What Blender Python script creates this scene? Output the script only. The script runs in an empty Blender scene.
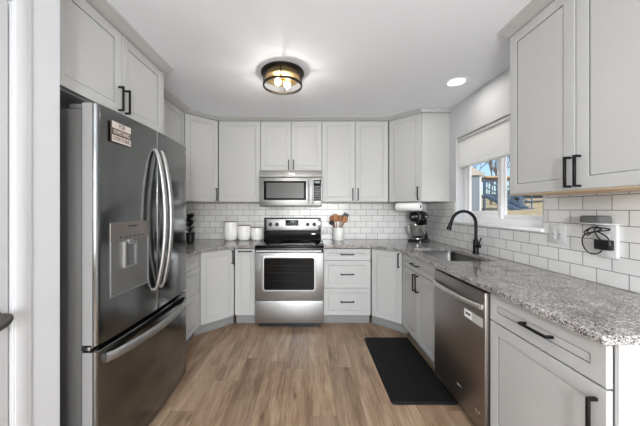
import bpy, bmesh, math, random
from mathutils import Vector, Matrix
random.seed(7)
PI = math.pi
C = bpy.context.scene.collection
SC = bpy.context.scene

# ------------------------------------------------------------------ camera
cam_d = bpy.data.cameras.new('camera')
cam = bpy.data.objects.new('camera', cam_d); C.objects.link(cam)
cam.location = (0, 0, 1.325); cam.rotation_euler = (PI/2, 0, 0)
cam_d.sensor_width = 36; cam_d.lens = 270*36/640
cam_d.shift_x = 11.5/640; cam_d.shift_y = -4/640
cam_d.clip_start = .02; cam_d.clip_end = 500
SC.camera = cam

# ------------------------------------------------------------------ view, world, sun, large lights
SC.view_settings.view_transform = 'Standard'
SC.view_settings.look = 'None'
SC.view_settings.gamma = 1
SC.view_settings.use_curve_mapping = False
SC.view_settings.exposure = 1.08
SC.cycles.use_denoising = True
SC.cycles.max_bounces = 10; SC.cycles.diffuse_bounces = 6; SC.cycles.glossy_bounces = 5
SC.cycles.transparent_max_bounces = 12
SC.cycles.sample_clamp_indirect = 4
w = bpy.data.worlds.new('world'); SC.world = w; w.use_nodes = True
wn = w.node_tree
sky = wn.nodes.new('ShaderNodeTexSky'); sky.sky_type = 'NISHITA'; sky.sun_disc = False
sky.dust_density = 1; sky.ozone_density = 4; sky.sun_elevation = math.radians(25); sky.sun_rotation = math.radians(150)
bg = wn.nodes['Background']; wn.links.new(sky.outputs[0], bg.inputs[0]); bg.inputs[1].default_value = .11

def lamp(name, kind, loc, energy, rot=(0, 0, 0), color=(1, 1, 1), **kw):
    d = bpy.data.lights.new(name, kind); d.energy = energy; d.color = color
    for k, v in kw.items(): setattr(d, k, v)
    o = bpy.data.objects.new(name, d); C.objects.link(o); o.location = loc; o.rotation_euler = rot
    return o
sun = lamp('sun', 'SUN', (0, 0, 10), 1.9, color=(1, .95, .87), angle=.01)
sun.rotation_euler = Vector((.2, .75, -.6)).to_track_quat('-Z', 'Y').to_euler()
# fill light at the doors added unseen behind the camera, cool like daylight
lamp('rear_door_daylight', 'AREA', (.25, -2.70, 1.4), 60, (PI/2, 0, 0), (.925, .967, 1), shape='RECTANGLE', size=2.2, size_y=1.5)

# ------------------------------------------------------------------ materials
def lin(c):
    return tuple(((v/255)/12.92 if v/255 <= .04045 else ((v/255+.055)/1.055)**2.4) for v in c) + (1,)
def mat(name, rgb, rough=.5, metal=0, **kw):
    m = bpy.data.materials.new(name); m.use_nodes = True
    b = m.node_tree.nodes['Principled BSDF']
    b.inputs['Base Color'].default_value = lin(rgb)
    b.inputs['Roughness'].default_value = rough; b.inputs['Metallic'].default_value = metal
    for k, v in kw.items(): b.inputs[k].default_value = v
    return m
def nodes(m):
    return m.node_tree.nodes, m.node_tree.links, m.node_tree.nodes['Principled BSDF']
def new(nt, t, **kw):
    n = nt.new(t)
    for k, v in kw.items(): setattr(n, k, v)
    return n
def coords(m, order, scale=(1, 1, 1), loc=(0, 0, 0)):
    """object coordinates with axes reordered, e.g. 'xz' -> (x, z, 0)"""
    N, L, b = nodes(m)
    tc = N.new('ShaderNodeTexCoord'); sp = N.new('ShaderNodeSeparateXYZ'); co = N.new('ShaderNodeCombineXYZ')
    L.new(tc.outputs['Object'], sp.inputs[0])
    for i, a in enumerate(order): L.new(sp.outputs['xyz'.index(a)], co.inputs[i])
    mp = N.new('ShaderNodeMapping'); L.new(co.outputs[0], mp.inputs[0])
    mp.inputs['Scale'].default_value = scale; mp.inputs['Location'].default_value = loc
    return mp.outputs[0]
def ramp(m, src, stops, interp='LINEAR'):
    N, L, b = nodes(m); r = N.new('ShaderNodeValToRGB'); L.new(src, r.inputs[0])
    r.color_ramp.interpolation = interp
    e = r.color_ramp.elements
    while len(e) < len(stops): e.new(.5)
    for i, (p, c) in enumerate(stops): e[i].position = p; e[i].color = lin(c) if len(c) == 3 else c
    return r.outputs[0]
def noise(m, vec, scale, detail=4, rough=.5):
    N, L, b = nodes(m); n = N.new('ShaderNodeTexNoise'); L.new(vec, n.inputs['Vector'])
    n.inputs['Scale'].default_value = scale; n.inputs['Detail'].default_value = detail; n.inputs['Roughness'].default_value = rough
    return n.outputs[0]
def mix(m, a, b_, fac, mode='MIX'):
    N, L, b = nodes(m); x = N.new('ShaderNodeMix'); x.data_type = 'RGBA'; x.blend_type = mode
    for s, v in ((0, fac), (6, a), (7, b_)):
        if hasattr(v, 'links'): L.new(v, x.inputs[s])
        elif isinstance(v, (int, float)): x.inputs[s].default_value = v
        else: x.inputs[s].default_value = lin(v)
    return x.outputs[2]
def bump(m, src, strength, dist=.002):
    N, L, b = nodes(m); n = N.new('ShaderNodeBump'); L.new(src, n.inputs['Height'])
    n.inputs['Strength'].default_value = strength; n.inputs['Distance'].default_value = dist
    L.new(n.outputs[0], b.inputs['Normal'])
def setc(m, src): nodes(m)[1].new(src, nodes(m)[2].inputs['Base Color'])

CAB = mat('cabinet_paint', (184, 184, 182), .42)
v = coords(CAB, 'xyz'); bump(CAB, noise(CAB, v, 180, 2), .03, .001)
WALLP = mat('wall_paint', (196, 197, 199), .6)
v = coords(WALLP, 'xyz'); bump(WALLP, noise(WALLP, v, 260, 3), .08, .001)
CEILP = mat('ceiling_paint', (236, 239, 244), .75)
v = coords(CEILP, 'xyz'); bump(CEILP, noise(CEILP, v, 160, 3), .1, .002)
TRIMW = mat('white_trim', (196, 197, 198), .45)
WHITE = mat('white_plastic', (235, 235, 233), .3)
BLACK = mat('black_metal', (10, 10, 11), .42, 0, **{'Specular IOR Level': .25})
BLACKP = mat('black_plastic', (16, 16, 17), .35)
GAP = mat('dark_recess', (30, 30, 31), .7)
GLOSSB = mat('black_glass', (7, 7, 8), .08, 0, **{'Specular IOR Level': .16})
WOODRAW = mat('raw_plywood', (206, 180, 146), .6)
v = coords(WOODRAW, 'xyz', (30, 3, 30)); setc(WOODRAW, ramp(WOODRAW, noise(WOODRAW, v, 2, 5), [(.3, (188, 160, 124)), (.7, (216, 192, 160))]))
def steel(name, rgb, rough, order, streak=.5):
    m = mat(name, rgb, rough, 1)
    v = coords(m, 'xyz', order)
    n = noise(m, v, 1, 3)
    setc(m, mix(m, tuple(int(c*.93) for c in rgb), tuple(min(255, int(c*1.05)) for c in rgb), n))
    N, L, b = nodes(m)
    mr = N.new('ShaderNodeMapRange'); L.new(n, mr.inputs[0]); mr.inputs[3].default_value = rough*.85; mr.inputs[4].default_value = rough*1.2
    L.new(mr.outputs[0], b.inputs['Roughness'])
    bump(m, n, .03*streak, .001)
    return m
STEEL = steel('stainless_steel', (172, 172, 171), .40, (2, 2, 300))
STEELP = steel('satin_panel_steel', (206, 206, 205), .42, (2, 2, 300))
STEELD = steel('dark_stainless', (124, 126, 126), .15, (300, 300, 2))
STEELDW = steel('dark_stainless_dishwasher', (156, 149, 145), .36, (300, 300, 2))
STEELH = steel('satin_handle_steel', (172, 172, 171), .42, (40, 40, 40))
STEELHB = steel('bright_handle_steel', (214, 213, 212), .4, (40, 40, 40))
STEELB = steel('sink_steel', (118, 117, 115), .34, (60, 60, 60))
CHROME = mat('chrome', (215, 215, 215), .08, 1)
SIDET = mat('satin_side_trim', (146, 145, 144), .5, .3)
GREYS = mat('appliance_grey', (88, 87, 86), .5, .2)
BRASS = mat('brushed_brass', (206, 176, 120), .45, 1)
BRONZE = mat('dark_bronze', (36, 31, 27), .4, .6)
CERAM = mat('white_ceramic', (238, 237, 234), .25)
LIDW = mat('lid_wood', (150, 134, 118), .5)
SPOON = mat('utensil_wood', (164, 104, 58), .5)
v = coords(SPOON, 'xyz', (40, 40, 6)); setc(SPOON, ramp(SPOON, noise(SPOON, v, 3, 4), [(.3, (140, 84, 44)), (.7, (184, 124, 74))]))
PAPER = mat('paper_towel', (240, 240, 238), .9)
RUBBER = mat('black_foam_rubber', (14, 14, 14), .75, 0, **{'Specular IOR Level': .25})
v = coords(RUBBER, 'xyz'); bump(RUBBER, noise(RUBBER, v, 300, 3), .3, .001)
LEAFD = mat('dark_leaf', (38, 44, 38), .45)
GREYDEV = mat('grey_fabric_device', (94, 94, 94), .8)
SHADE = mat('cellular_shade', (249, 249, 248), .8, **{'Transmission Weight': 0})
N, L, b = nodes(SHADE)
tr = N.new('ShaderNodeBsdfTranslucent'); tr.inputs[0].default_value = lin((250, 250, 249)); ms = N.new('ShaderNodeMixShader'); ms.inputs[0].default_value = .28
L.new(b.outputs[0], ms.inputs[1]); L.new(tr.outputs[0], ms.inputs[2]); L.new(ms.outputs[0], N['Material Output'].inputs[0])
def glass(name, tint=(1, 1, 1, 1), gl=.06):
    m = bpy.data.materials.new(name); m.use_nodes = True; N = m.node_tree.nodes; L = m.node_tree.links
    N.remove(N['Principled BSDF'])
    t = N.new('ShaderNodeBsdfTransparent'); t.inputs[0].default_value = tint
    g = N.new('ShaderNodeBsdfGlossy'); g.inputs['Roughness'].default_value = .02
    f = N.new('ShaderNodeLayerWeight'); f.inputs[0].default_value = .5
    p = N.new('ShaderNodeMath'); p.operation = 'POWER'; L.new(f.outputs['Facing'], p.inputs[0]); p.inputs[1].default_value = 4
    q = N.new('ShaderNodeMath'); q.operation = 'MULTIPLY_ADD'; L.new(p.outputs[0], q.inputs[0]); q.inputs[1].default_value = .4; q.inputs[2].default_value = .03
    x = N.new('ShaderNodeMixShader'); L.new(q.outputs[0], x.inputs[0]); L.new(t.outputs[0], x.inputs[1]); L.new(g.outputs[0], x.inputs[2])
    L.new(x.outputs[0], N['Material Output'].inputs[0]); return m
GLASS = glass('clear_glass')
VINYL = mat('white_vinyl', (242, 242, 242), .35)
def emit(name, rgb, s):
    m = mat(name, rgb, .5); b = nodes(m)[2]; b.inputs['Emission Color'].default_value = lin(rgb); b.inputs['Emission Strength'].default_value = s
    return m
BULB = emit('glowing_bulb', (255, 240, 214), 7)
LED = emit('recessed_lens', (255, 250, 240), 1.6)

def tile(name, order, loc):
    m = mat(name, (230, 230, 228), .12)
    v = coords(m, order, (1, 1, 1), loc); N, L, b = nodes(m)
    br = N.new('ShaderNodeTexBrick'); L.new(v, br.inputs['Vector'])
    br.offset = .5; br.inputs['Scale'].default_value = 1; br.inputs['Brick Width'].default_value = .1525; br.inputs['Row Height'].default_value = .0808
    br.inputs['Mortar Size'].default_value = .0021; br.inputs['Mortar Smooth'].default_value = .15; br.inputs['Bias'].default_value = 0
    br.inputs['Color1'].default_value = lin((224, 223, 220)); br.inputs['Color2'].default_value = lin((214, 213, 211)); br.inputs['Mortar'].default_value = lin((104, 103, 101))
    setc(m, br.outputs[0])
    inv = N.new('ShaderNodeMath'); inv.operation = 'SUBTRACT'; inv.inputs[0].default_value = 1; L.new(br.outputs[1], inv.inputs[1])
    n2 = noise(m, v, 7, 2); ad = N.new('ShaderNodeMath'); ad.operation = 'MULTIPLY_ADD'; L.new(n2, ad.inputs[0]); ad.inputs[1].default_value = .9; L.new(inv.outputs[0], ad.inputs[2])
    bump(m, ad.outputs[0], .35, .0025)
    mr = N.new('ShaderNodeMapRange'); L.new(br.outputs[1], mr.inputs[0]); mr.inputs[3].default_value = .12; mr.inputs[4].default_value = .8
    L.new(mr.outputs[0], b.inputs['Roughness'])
    return m
TILEB = tile('subway_tile_back', 'xz', (.05, -.9145+.0808*20, 0))
TILER = tile('subway_tile_right', 'yz', (.1, -.9145+.0808*20, 0))

GRAN = mat('granite', (170, 165, 160), .1)
v = coords(GRAN, 'xyz'); N, L, b = nodes(GRAN)
vo = N.new('ShaderNodeTexVoronoi'); L.new(v, vo.inputs['Vector']); vo.inputs['Scale'].default_value = 220
sp = N.new('ShaderNodeSeparateColor'); L.new(vo.outputs['Color'], sp.inputs[0])
c1 = ramp(GRAN, sp.outputs[0], [(0, (36, 36, 38)), (.14, (92, 90, 90)), (.34, (146, 142, 138)), (.6, (178, 171, 165)), (.83, (214, 212, 209))], 'CONSTANT')
vo2 = N.new('ShaderNodeTexVoronoi'); L.new(v, vo2.inputs['Vector']); vo2.inputs['Scale'].default_value = 90
sp2 = N.new('ShaderNodeSeparateColor'); L.new(vo2.outputs['Color'], sp2.inputs[0])
c2 = ramp(GRAN, sp2.outputs[1], [(0, (84, 83, 85)), (.2, (146, 143, 142)), (.5, (172, 165, 160)), (.8, (212, 210, 207))], 'CONSTANT')
n3 = noise(GRAN, v, 9, 4)
c = mix(GRAN, c1, c2, .25)
c = mix(GRAN, c, ramp(GRAN, n3, [(.3, (172, 169, 168)), (.5, (236, 234, 232)), (.7, (255, 255, 255))]), .8, 'MULTIPLY')
setc(GRAN, c)

FLOORM = mat('oak_plank_floor', (160, 132, 106), .36)
v = coords(FLOORM, 'yxz'); N, L, b = nodes(FLOORM)
def mth(op, a, b_=None, c_=None):
    n = N.new('ShaderNodeMath'); n.operation = op
    for i, q in enumerate((a, b_, c_)):
        if q is None: continue
        if hasattr(q, 'links'): L.new(q, n.inputs[i])
        else: n.inputs[i].default_value = q
    return n.outputs[0]
sx = N.new('ShaderNodeSeparateXYZ'); L.new(v, sx.inputs[0])
RH = .181
row = mth('FLOOR', mth('DIVIDE', sx.outputs[1], RH))
wn1 = N.new('ShaderNodeTexWhiteNoise'); wn1.noise_dimensions = '1D'; L.new(row, wn1.inputs['W'])
u = mth('MULTIPLY_ADD', wn1.outputs['Value'], 1.22, sx.outputs[0])
cv = N.new('ShaderNodeCombineXYZ'); L.new(u, cv.inputs[0]); L.new(sx.outputs[1], cv.inputs[1])
br = N.new('ShaderNodeTexBrick'); L.new(cv.outputs[0], br.inputs['Vector']); br.offset = 0
for k, val in (('Scale', 1), ('Brick Width', 1.22), ('Row Height', RH), ('Mortar Size', .0009), ('Mortar Smooth', .1), ('Bias', 0)): br.inputs[k].default_value = val
br.inputs['Color1'].default_value = (0, 0, 0, 1); br.inputs['Color2'].default_value = (1, 1, 1, 1); br.inputs['Mortar'].default_value = (.5, .5, .5, 1)
pid = mth('MULTIPLY_ADD', row, 3.17, mth('FLOOR', mth('DIVIDE', u, 1.22)))
wn2 = N.new('ShaderNodeTexWhiteNoise'); wn2.noise_dimensions = '1D'; L.new(pid, wn2.inputs['W'])
sc_ = N.new('ShaderNodeVectorMath'); sc_.operation = 'SCALE'; L.new(wn2.outputs['Color'], sc_.inputs[0]); sc_.inputs['Scale'].default_value = 9
ad = N.new('ShaderNodeVectorMath'); ad.operation = 'ADD'; L.new(v, ad.inputs[0]); L.new(sc_.outputs[0], ad.inputs[1])
def mapped(s3):
    mp = N.new('ShaderNodeMapping'); L.new(ad.outputs[0], mp.inputs[0]); mp.inputs['Scale'].default_value = s3; return mp.outputs[0]
g0 = noise(FLOORM, mapped((1.1, 6, 1)), 2.0, 5, .6)      # broad tone drift along a board
g1 = noise(FLOORM, mapped((2.2, 30, 1)), 1.6, 6, .65)    # grain
g2 = noise(FLOORM, mapped((5, 120, 1)), 2, 3, .6)        # fine pores
base = ramp(FLOORM, g0, [(.28, (138, 112, 90)), (.45, (172, 146, 120)), (.58, (190, 166, 140)), (.75, (206, 184, 160))])
base = mix(FLOORM, base, ramp(FLOORM, g1, [(.28, (150, 136, 126)), (.5, (226, 221, 217)), (.72, (255, 255, 255))]), .6, 'MULTIPLY')
base = mix(FLOORM, base, ramp(FLOORM, g2, [(.35, (190, 180, 170)), (.6, (255, 255, 255))]), .5, 'MULTIPLY')
vk = N.new('ShaderNodeTexVoronoi'); L.new(mapped((1.6, 4.6, 1)), vk.inputs['Vector']); vk.inputs['Scale'].default_value = 1.3
base = mix(FLOORM, base, ramp(FLOORM, vk.outputs['Distance'], [(.02, (110, 84, 66)), (.12, (255, 255, 255))]), .6, 'MULTIPLY')
base = mix(FLOORM, base, ramp(FLOORM, wn2.outputs['Value'], [(0, (206, 200, 198)), (.5, (236, 232, 230)), (1, (255, 252, 248))]), .85, 'MULTIPLY')
base = mix(FLOORM, base, (110, 88, 70), br.outputs[1])
setc(FLOORM, base)
bump(FLOORM, g2, .05, .001)

# ------------------------------------------------------------------ mesh helpers
def BM(): return bmesh.new()
def finish_smooth(bm, ang=.62):
    bm.normal_update()
    for f in bm.faces: f.smooth = True
    for e in bm.edges:
        if len(e.link_faces) == 2:
            e.smooth = e.calc_face_angle(0) < ang
        else: e.smooth = False
def obj(name, bm, m, parent=None, world=False):
    bmesh.ops.recalc_face_normals(bm, faces=bm.faces[:])
    finish_smooth(bm)
    if world and parent is not None:
        r = parent
        while r.parent: r = r.parent
        bm.transform((Matrix.Translation(r.location) @ r.rotation_euler.to_matrix().to_4x4()).inverted())
    me = bpy.data.meshes.new(name); bm.to_mesh(me); bm.free()
    o = bpy.data.objects.new(name, me); C.objects.link(o)
    if m: me.materials.append(m)
    if parent is not None: o.parent = parent
    return o
def tag(o, label, cat=None, group=None, kind=None):
    o['label'] = label
    if cat: o['category'] = cat
    if group: o['group'] = group
    if kind: o['kind'] = kind
    return o
def struct(name, bm, m, parent=None, label=None):
    o = obj(name, bm, m, parent)
    if parent is None: o['kind'] = 'structure'
    if label: o['label'] = label
    return o
def thing(name, label, cat, loc=(0, 0, 0), rz=0, group=None):
    o = bpy.data.objects.new(name, None); C.objects.link(o); o.location = loc; o.rotation_euler = (0, 0, rz)
    o.empty_display_size = .1
    return tag(o, label, cat, group)
def bx(bm, x0, x1, y0, y1, z0, z1, bev=0, seg=2):
    vs = [bm.verts.new((x, y, z)) for x in (x0, x1) for y in (y0, y1) for z in (z0, z1)]
    fs = [bm.faces.new([vs[i] for i in q]) for q in ((0, 1, 3, 2), (4, 6, 7, 5), (0, 4, 5, 1), (2, 3, 7, 6), (0, 2, 6, 4), (1, 5, 7, 3))]
    if bev > 0:
        es = set(e for f in fs for e in f.edges)
        bmesh.ops.bevel(bm, geom=list(es), offset=bev, segments=seg, affect='EDGES', profile=.5)
def prism(bm, poly, z0, z1, cham=0):
    n = len(poly)
    lo = [bm.verts.new((x, y, z0)) for x, y in poly]
    hi = [bm.verts.new((x, y, z1-cham)) for x, y in poly]
    for i in range(n): bm.faces.new((lo[i], lo[(i+1) % n], hi[(i+1) % n], hi[i]))
    bm.faces.new(lo[::-1])
    if cham:
        q = inset(poly, cham); tp = [bm.verts.new((x, y, z1)) for x, y in q]
        for i in range(n): bm.faces.new((hi[i], hi[(i+1) % n], tp[(i+1) % n], tp[i]))
        hi = tp
    bm.faces.new(hi)
def area2(p): return sum(p[i][0]*p[(i+1) % len(p)][1]-p[(i+1) % len(p)][0]*p[i][1] for i in range(len(p)))
def inset(poly, d):
    s = 1 if area2(poly) > 0 else -1; n = len(poly); out = []
    for i in range(n):
        a, b_, c_ = Vector(poly[i-1]), Vector(poly[i]), Vector(poly[(i+1) % n])
        u = (b_-a).normalized(); w_ = (c_-b_).normalized()
        n1 = Vector((-u.y, u.x))*s; n2 = Vector((-w_.y, w_.x))*s
        k = 1+n1.dot(n2); out.append(tuple(b_+(n1+n2)*(d/max(k, .2))))
    return out
def rounded(poly, radii, seg=6):
    out = []; n = len(poly)
    for i in range(n):
        r = radii.get(i, 0) if isinstance(radii, dict) else radii
        b_ = Vector(poly[i])
        if r <= 0: out.append(tuple(b_)); continue
        a, c_ = Vector(poly[i-1]), Vector(poly[(i+1) % n])
        u = (a-b_).normalized(); w_ = (c_-b_).normalized()
        th = math.acos(max(-1, min(1, u.dot(w_)))); t = r/math.tan(th/2)
        p0, p1 = b_+u*t, b_+w_*t
        for k in range(seg+1):
            f = k/seg; q = (p0*(1-f)**2 + b_*2*f*(1-f) + p1*f**2); out.append(tuple(q))
    return out
def slab_hole(bm, outer, hole, z0, z1, cham=.004):
    def ring(p, z): return [bm.verts.new((x, y, z)) for x, y in p]
    ob, om = ring(outer, z0), ring(outer, z1-cham); ot = ring(inset(outer, cham), z1)
    hb, hm, ht = ring(hole, z0), ring(hole, z1-cham), ring(inset(hole, -cham), z1)
    for a, b_ in ((ob, om), (om, ot), (hb, hm), (hm, ht)):
        n = len(a)
        for i in range(n): bm.faces.new((a[i], a[(i+1) % n], b_[(i+1) % n], b_[i]))
    for o_, h_ in ((ot, ht), (ob, hb)):
        es = [bm.edges.get((l[i], l[(i+1) % len(l)])) for l in (o_, h_) for i in range(len(l))]
        bmesh.ops.triangle_fill(bm, use_beauty=True, edges=es)
def lathe(bm, prof, c_=(0, 0, 0), seg=32, axis='z', cap=True):
    rings = []
    for r, h in prof:
        ring = []
        for k in range(seg):
            a = 2*PI*k/seg; p = (r*math.cos(a), r*math.sin(a), h)
            if axis == 'y': p = (p[0], p[2], p[1])
            if axis == 'x': p = (p[2], p[0], p[1])
            ring.append(bm.verts.new((p[0]+c_[0], p[1]+c_[1], p[2]+c_[2])))
        rings.append(ring)
    for a, b_ in zip(rings, rings[1:]):
        for k in range(seg): bm.faces.new((a[k], a[(k+1) % seg], b_[(k+1) % seg], b_[k]))
    if cap:
        if prof[0][0] > 1e-6: bm.faces.new(rings[0][::-1])
        if prof[-1][0] > 1e-6: bm.faces.new(rings[-1])
    bmesh.ops.remove_doubles(bm, verts=[v for r in rings for v in r], dist=1e-6)
def smooth_path(pts, n=8, closed=False):
    P = [Vector(p) for p in pts]; out = []; m = len(P)
    rng = range(m) if closed else range(m-1)
    for i in rng:
        if closed: p0, p1, p2, p3 = P[i-1], P[i], P[(i+1) % m], P[(i+2) % m]
        else: p0, p1, p2, p3 = P[max(i-1, 0)], P[i], P[i+1], P[min(i+2, m-1)]
        for k in range(n):
            t = k/n
            out.append(.5*((2*p1)+(p2-p0)*t+(2*p0-5*p1+4*p2-p3)*t*t+(3*p1-p0-3*p2+p3)*t**3))
    if not closed: out.append(P[-1])
    return out
def tube(bm, pts, rad, seg=10, aspect=1, up=None, closed=False):
    P = [Vector(p) for p in pts]; n = len(P); rings = []
    nrm = None
    for i in range(n):
        if closed: t = (P[(i+1) % n]-P[i-1]).normalized()
        else: t = (P[min(i+1, n-1)]-P[max(i-1, 0)]).normalized()
        if nrm is None:
            ref = Vector(up) if up else (Vector((0, 0, 1)) if abs(t.z) < .9 else Vector((1, 0, 0)))
            nrm = (ref-t*ref.dot(t)).normalized()
        else: nrm = (nrm-t*nrm.dot(t)).normalized()
        bi = t.cross(nrm)
        r = rad[i] if isinstance(rad, (list, tuple)) else rad
        rings.append([bm.verts.new(P[i]+nrm*(r*aspect*math.cos(2*PI*k/seg))+bi*(r*math.sin(2*PI*k/seg))) for k in range(seg)])
    prs = list(zip(rings, rings[1:])) + ([(rings[-1], rings[0])] if closed else [])
    for a, b_ in prs:
        for k in range(seg): bm.faces.new((a[k], a[(k+1) % seg], b_[(k+1) % seg], b_[k]))
    if not closed: bm.faces.new(rings[0][::-1]); bm.faces.new(rings[-1])
def ellipsoid(bm, c_, r, seg=20, M=None):
    ret = bmesh.ops.create_uvsphere(bm, u_segments=seg, v_segments=seg//2+2, radius=1)
    for v_ in ret['verts']:
        p = Vector((v_.co.x*r[0], v_.co.y*r[1], v_.co.z*r[2]))
        if M is not None: p = M @ p
        v_.co = p+Vector(c_)
    return ret['verts']
def profile_along_x(bm, prof, x0, x1, m0=0, m1=0):
    """prof: list of (y, z); end cuts shift by m*(-y) for mitres"""
    a = [bm.verts.new((x0+m0*(-y), y, z)) for y, z in prof]; b_ = [bm.verts.new((x1+m1*(-y), y, z)) for y, z in prof]
    n = len(prof)
    for i in range(n): bm.faces.new((a[i], a[(i+1) % n], b_[(i+1) % n], b_[i]))
    bm.faces.new(a[::-1]); bm.faces.new(b_)

# ------------------------------------------------------------------ setting
XR, YB, ZC = 1.61, 3.69, 2.46
XL, XLF, YF = -1.735, -1.05, -2.8
WY0, WY1, WZ0, WZ1 = 1.856, 2.947, 1.19, 2.09
b_ = BM(); bx(b_, XL-.1, XR+.16, YF-.1, YB+.1, -.08, 0); struct('floor', b_, FLOORM, label='oak plank floor running towards the range')
b_ = BM(); bx(b_, XL-.1, XR+.16, YF-.1, YB+.1, ZC, ZC+.08); struct('ceiling', b_, CEILP, label='smooth white ceiling')
b_ = BM(); bx(b_, XL-.1, XR+.16, YB, YB+.1, 0, ZC); struct('wall_back', b_, WALLP)
b_ = BM()
bx(b_, XR, XR+.15, YF, WY0, 0, ZC); bx(b_, XR, XR+.15, WY1, YB, 0, ZC); bx(b_, XR, XR+.15, WY0, WY1, 0, WZ0); bx(b_, XR, XR+.15, WY0, WY1, WZ1, ZC)
struct('wall_right', b_, WALLP)
b_ = BM(); bx(b_, XL-.1, XL, 1.14, YB, 0, ZC); struct('wall_left', b_, WALLP)
DY0, DY1, DZ = .13, .945, 2.05
b_ = BM()
bx(b_, XLF-.11, XLF, YF, DY0-.01, 0, ZC); bx(b_, XLF-.11, XLF, DY1+.008, 1.14, 0, ZC); bx(b_, XLF-.11, XLF, DY0-.01, DY1+.008, DZ+.01, ZC)
bx(b_, XL, XLF-.11, 1.03, 1.14, 0, ZC)
struct('wall_near', b_, WALLP, label='white wall and end of the refrigerator alcove')
b_ = BM()
bx(b_, XLF-.11, -.9, YF-.1, YF, 0, ZC); bx(b_, 1.4, XR, YF-.1, YF, 0, ZC); bx(b_, -.9, 1.4, YF-.1, YF, 2.15, ZC)
struct('wall_rear', b_, WALLP)
# unseen doors added behind the camera as a source for the fill light
b_ = BM()
for x0, x1 in ((-.9, -.84), (.22, .28), (1.34, 1.4)): bx(b_, x0, x1, YF-.08, YF-.02, 0, 2.15)
bx(b_, -.84, 1.34, YF-.08, YF-.02, 2.09, 2.15); bx(b_, -.84, 1.34, YF-.08, YF-.02, 0, .06)
struct('door_2_added', b_, TRIMW)
# door at the far left
d1 = BM(); bx(d1, XLF-.045, XLF-.001, DY0, DY1, .01, DZ, .003)
for z0, z1 in ((.25, .85), (1.05, 1.9)): bx(d1, XLF-.002, XLF+.002, DY0+.13, DY1-.13, z0, z1, .002)
door1 = struct('door_1', d1, TRIMW, label='white door at the left edge with dark pewter lever')
b_ = BM(); hy = .893; hz = .965
lathe(b_, [(.026, 0), (.026, .006), (.02, .012), (.011, .014), (.011, .05)], (XLF-.001, hy, hz), 20, 'x')
pts = smooth_path([(XLF+.036, hy, hz+.004), (XLF+.060, hy-.005, hz), (XLF+.066, hy-.03, hz-.012), (XLF+.062, hy-.075, hz-.02), (XLF+.058, hy-.12, hz-.014)], 6)
tube(b_, pts, [.012+.004*math.sin(i/24*PI) for i in range(len(pts))], 12)
struct('lever_handle', b_, mat('pewter', (96, 93, 88), .4, .8), door1)
door1.children[0]['label'] = 'dark pewter lever handle'
# casing around that door
b_ = BM()
def casing(y0, y1, z0, z1):
    bx(b_, XLF, XLF+.007, y0, y1, z0, z1, .003)
casing(DY1+.008, DY1+.075, 0, DZ+.075); casing(DY0-.075, DY0-.008, 0, DZ+.075); casing(DY0-.008, DY1+.008, DZ+.008, DZ+.075)
bx(b_, XLF+.007, XLF+.009, DY1+.016, DY1+.062, 0, DZ+.07, .002)
struct('trim_1', b_, TRIMW, label='white door casing')

# window over the sink
b_ = BM(); fx0, fx1 = XR+.085, XR+.145
for y0, y1, z0, z1 in ((WY0, WY0+.045, WZ0, WZ1), (WY1-.045, WY1, WZ0, WZ1), (WY0+.045, WY1-.045, WZ1-.045, WZ1), (WY0+.045, WY1-.045, WZ0, WZ0+.05)):
    bx(b_, fx0, fx1, y0, y1, z0, z1, .003)
win = struct('window_1', b_, VINYL, label='white sliding window above the sink')
ym = (WY0+WY1)/2
def sash(y0, y1, x0, x1, zb):
    s = BM(); r = .045
    for a, c_, d_, e_ in ((y0, y0+r, WZ0+.05, WZ1-.045), (y1-r, y1, WZ0+.05, WZ1-.045), (y0+r, y1-r, WZ1-.09, WZ1-.045), (y0+r, y1-r, WZ0+.05, zb)):
        bx(s, x0, x1, a, c_, d_, e_, .003)
    o = struct('sash', s, VINYL, win)
    g = BM(); bx(g, (x0+x1)/2-.002, (x0+x1)/2+.002, y0+r, y1-r, zb, WZ1-.09); struct('pane', g, GLASS, o)
sash(ym-.02, WY1-.045, fx0+.005, fx0+.028, WZ0+.115)
sash(WY0+.045, ym+.02, fx0+.031, fx0+.056, WZ0+.085)
b_ = BM(); bx(b_, XR-.028, fx0, WY0-.02, WY1+.012, WZ0-.022, WZ0+.002, .004); struct('sill', b_, VINYL, win)
# tile backsplash
b_ = BM(); bx(b_, XL, XR-.008, YB-.008, YB, .914, 1.415); struct('trim_2', b_, TILEB, label='white subway tile backsplash behind the range')
b_ = BM()
bx(b_, XR-.008, XR, .872, WY0-.02, .914, 1.415); bx(b_, XR-.008, XR, WY0-.02, WY1+.012, .914, WZ0-.022); bx(b_, XR-.008, XR, WY1+.012, YB-.008, .914, 1.415)
struct('trim_3', b_, TILER, label='white subway tile backsplash below the window')
b_ = BM(); bx(b_, XL, XL+.008, 2.2, YB-.008, .914, 1.415); struct('trim_4', b_, TILER)

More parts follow.
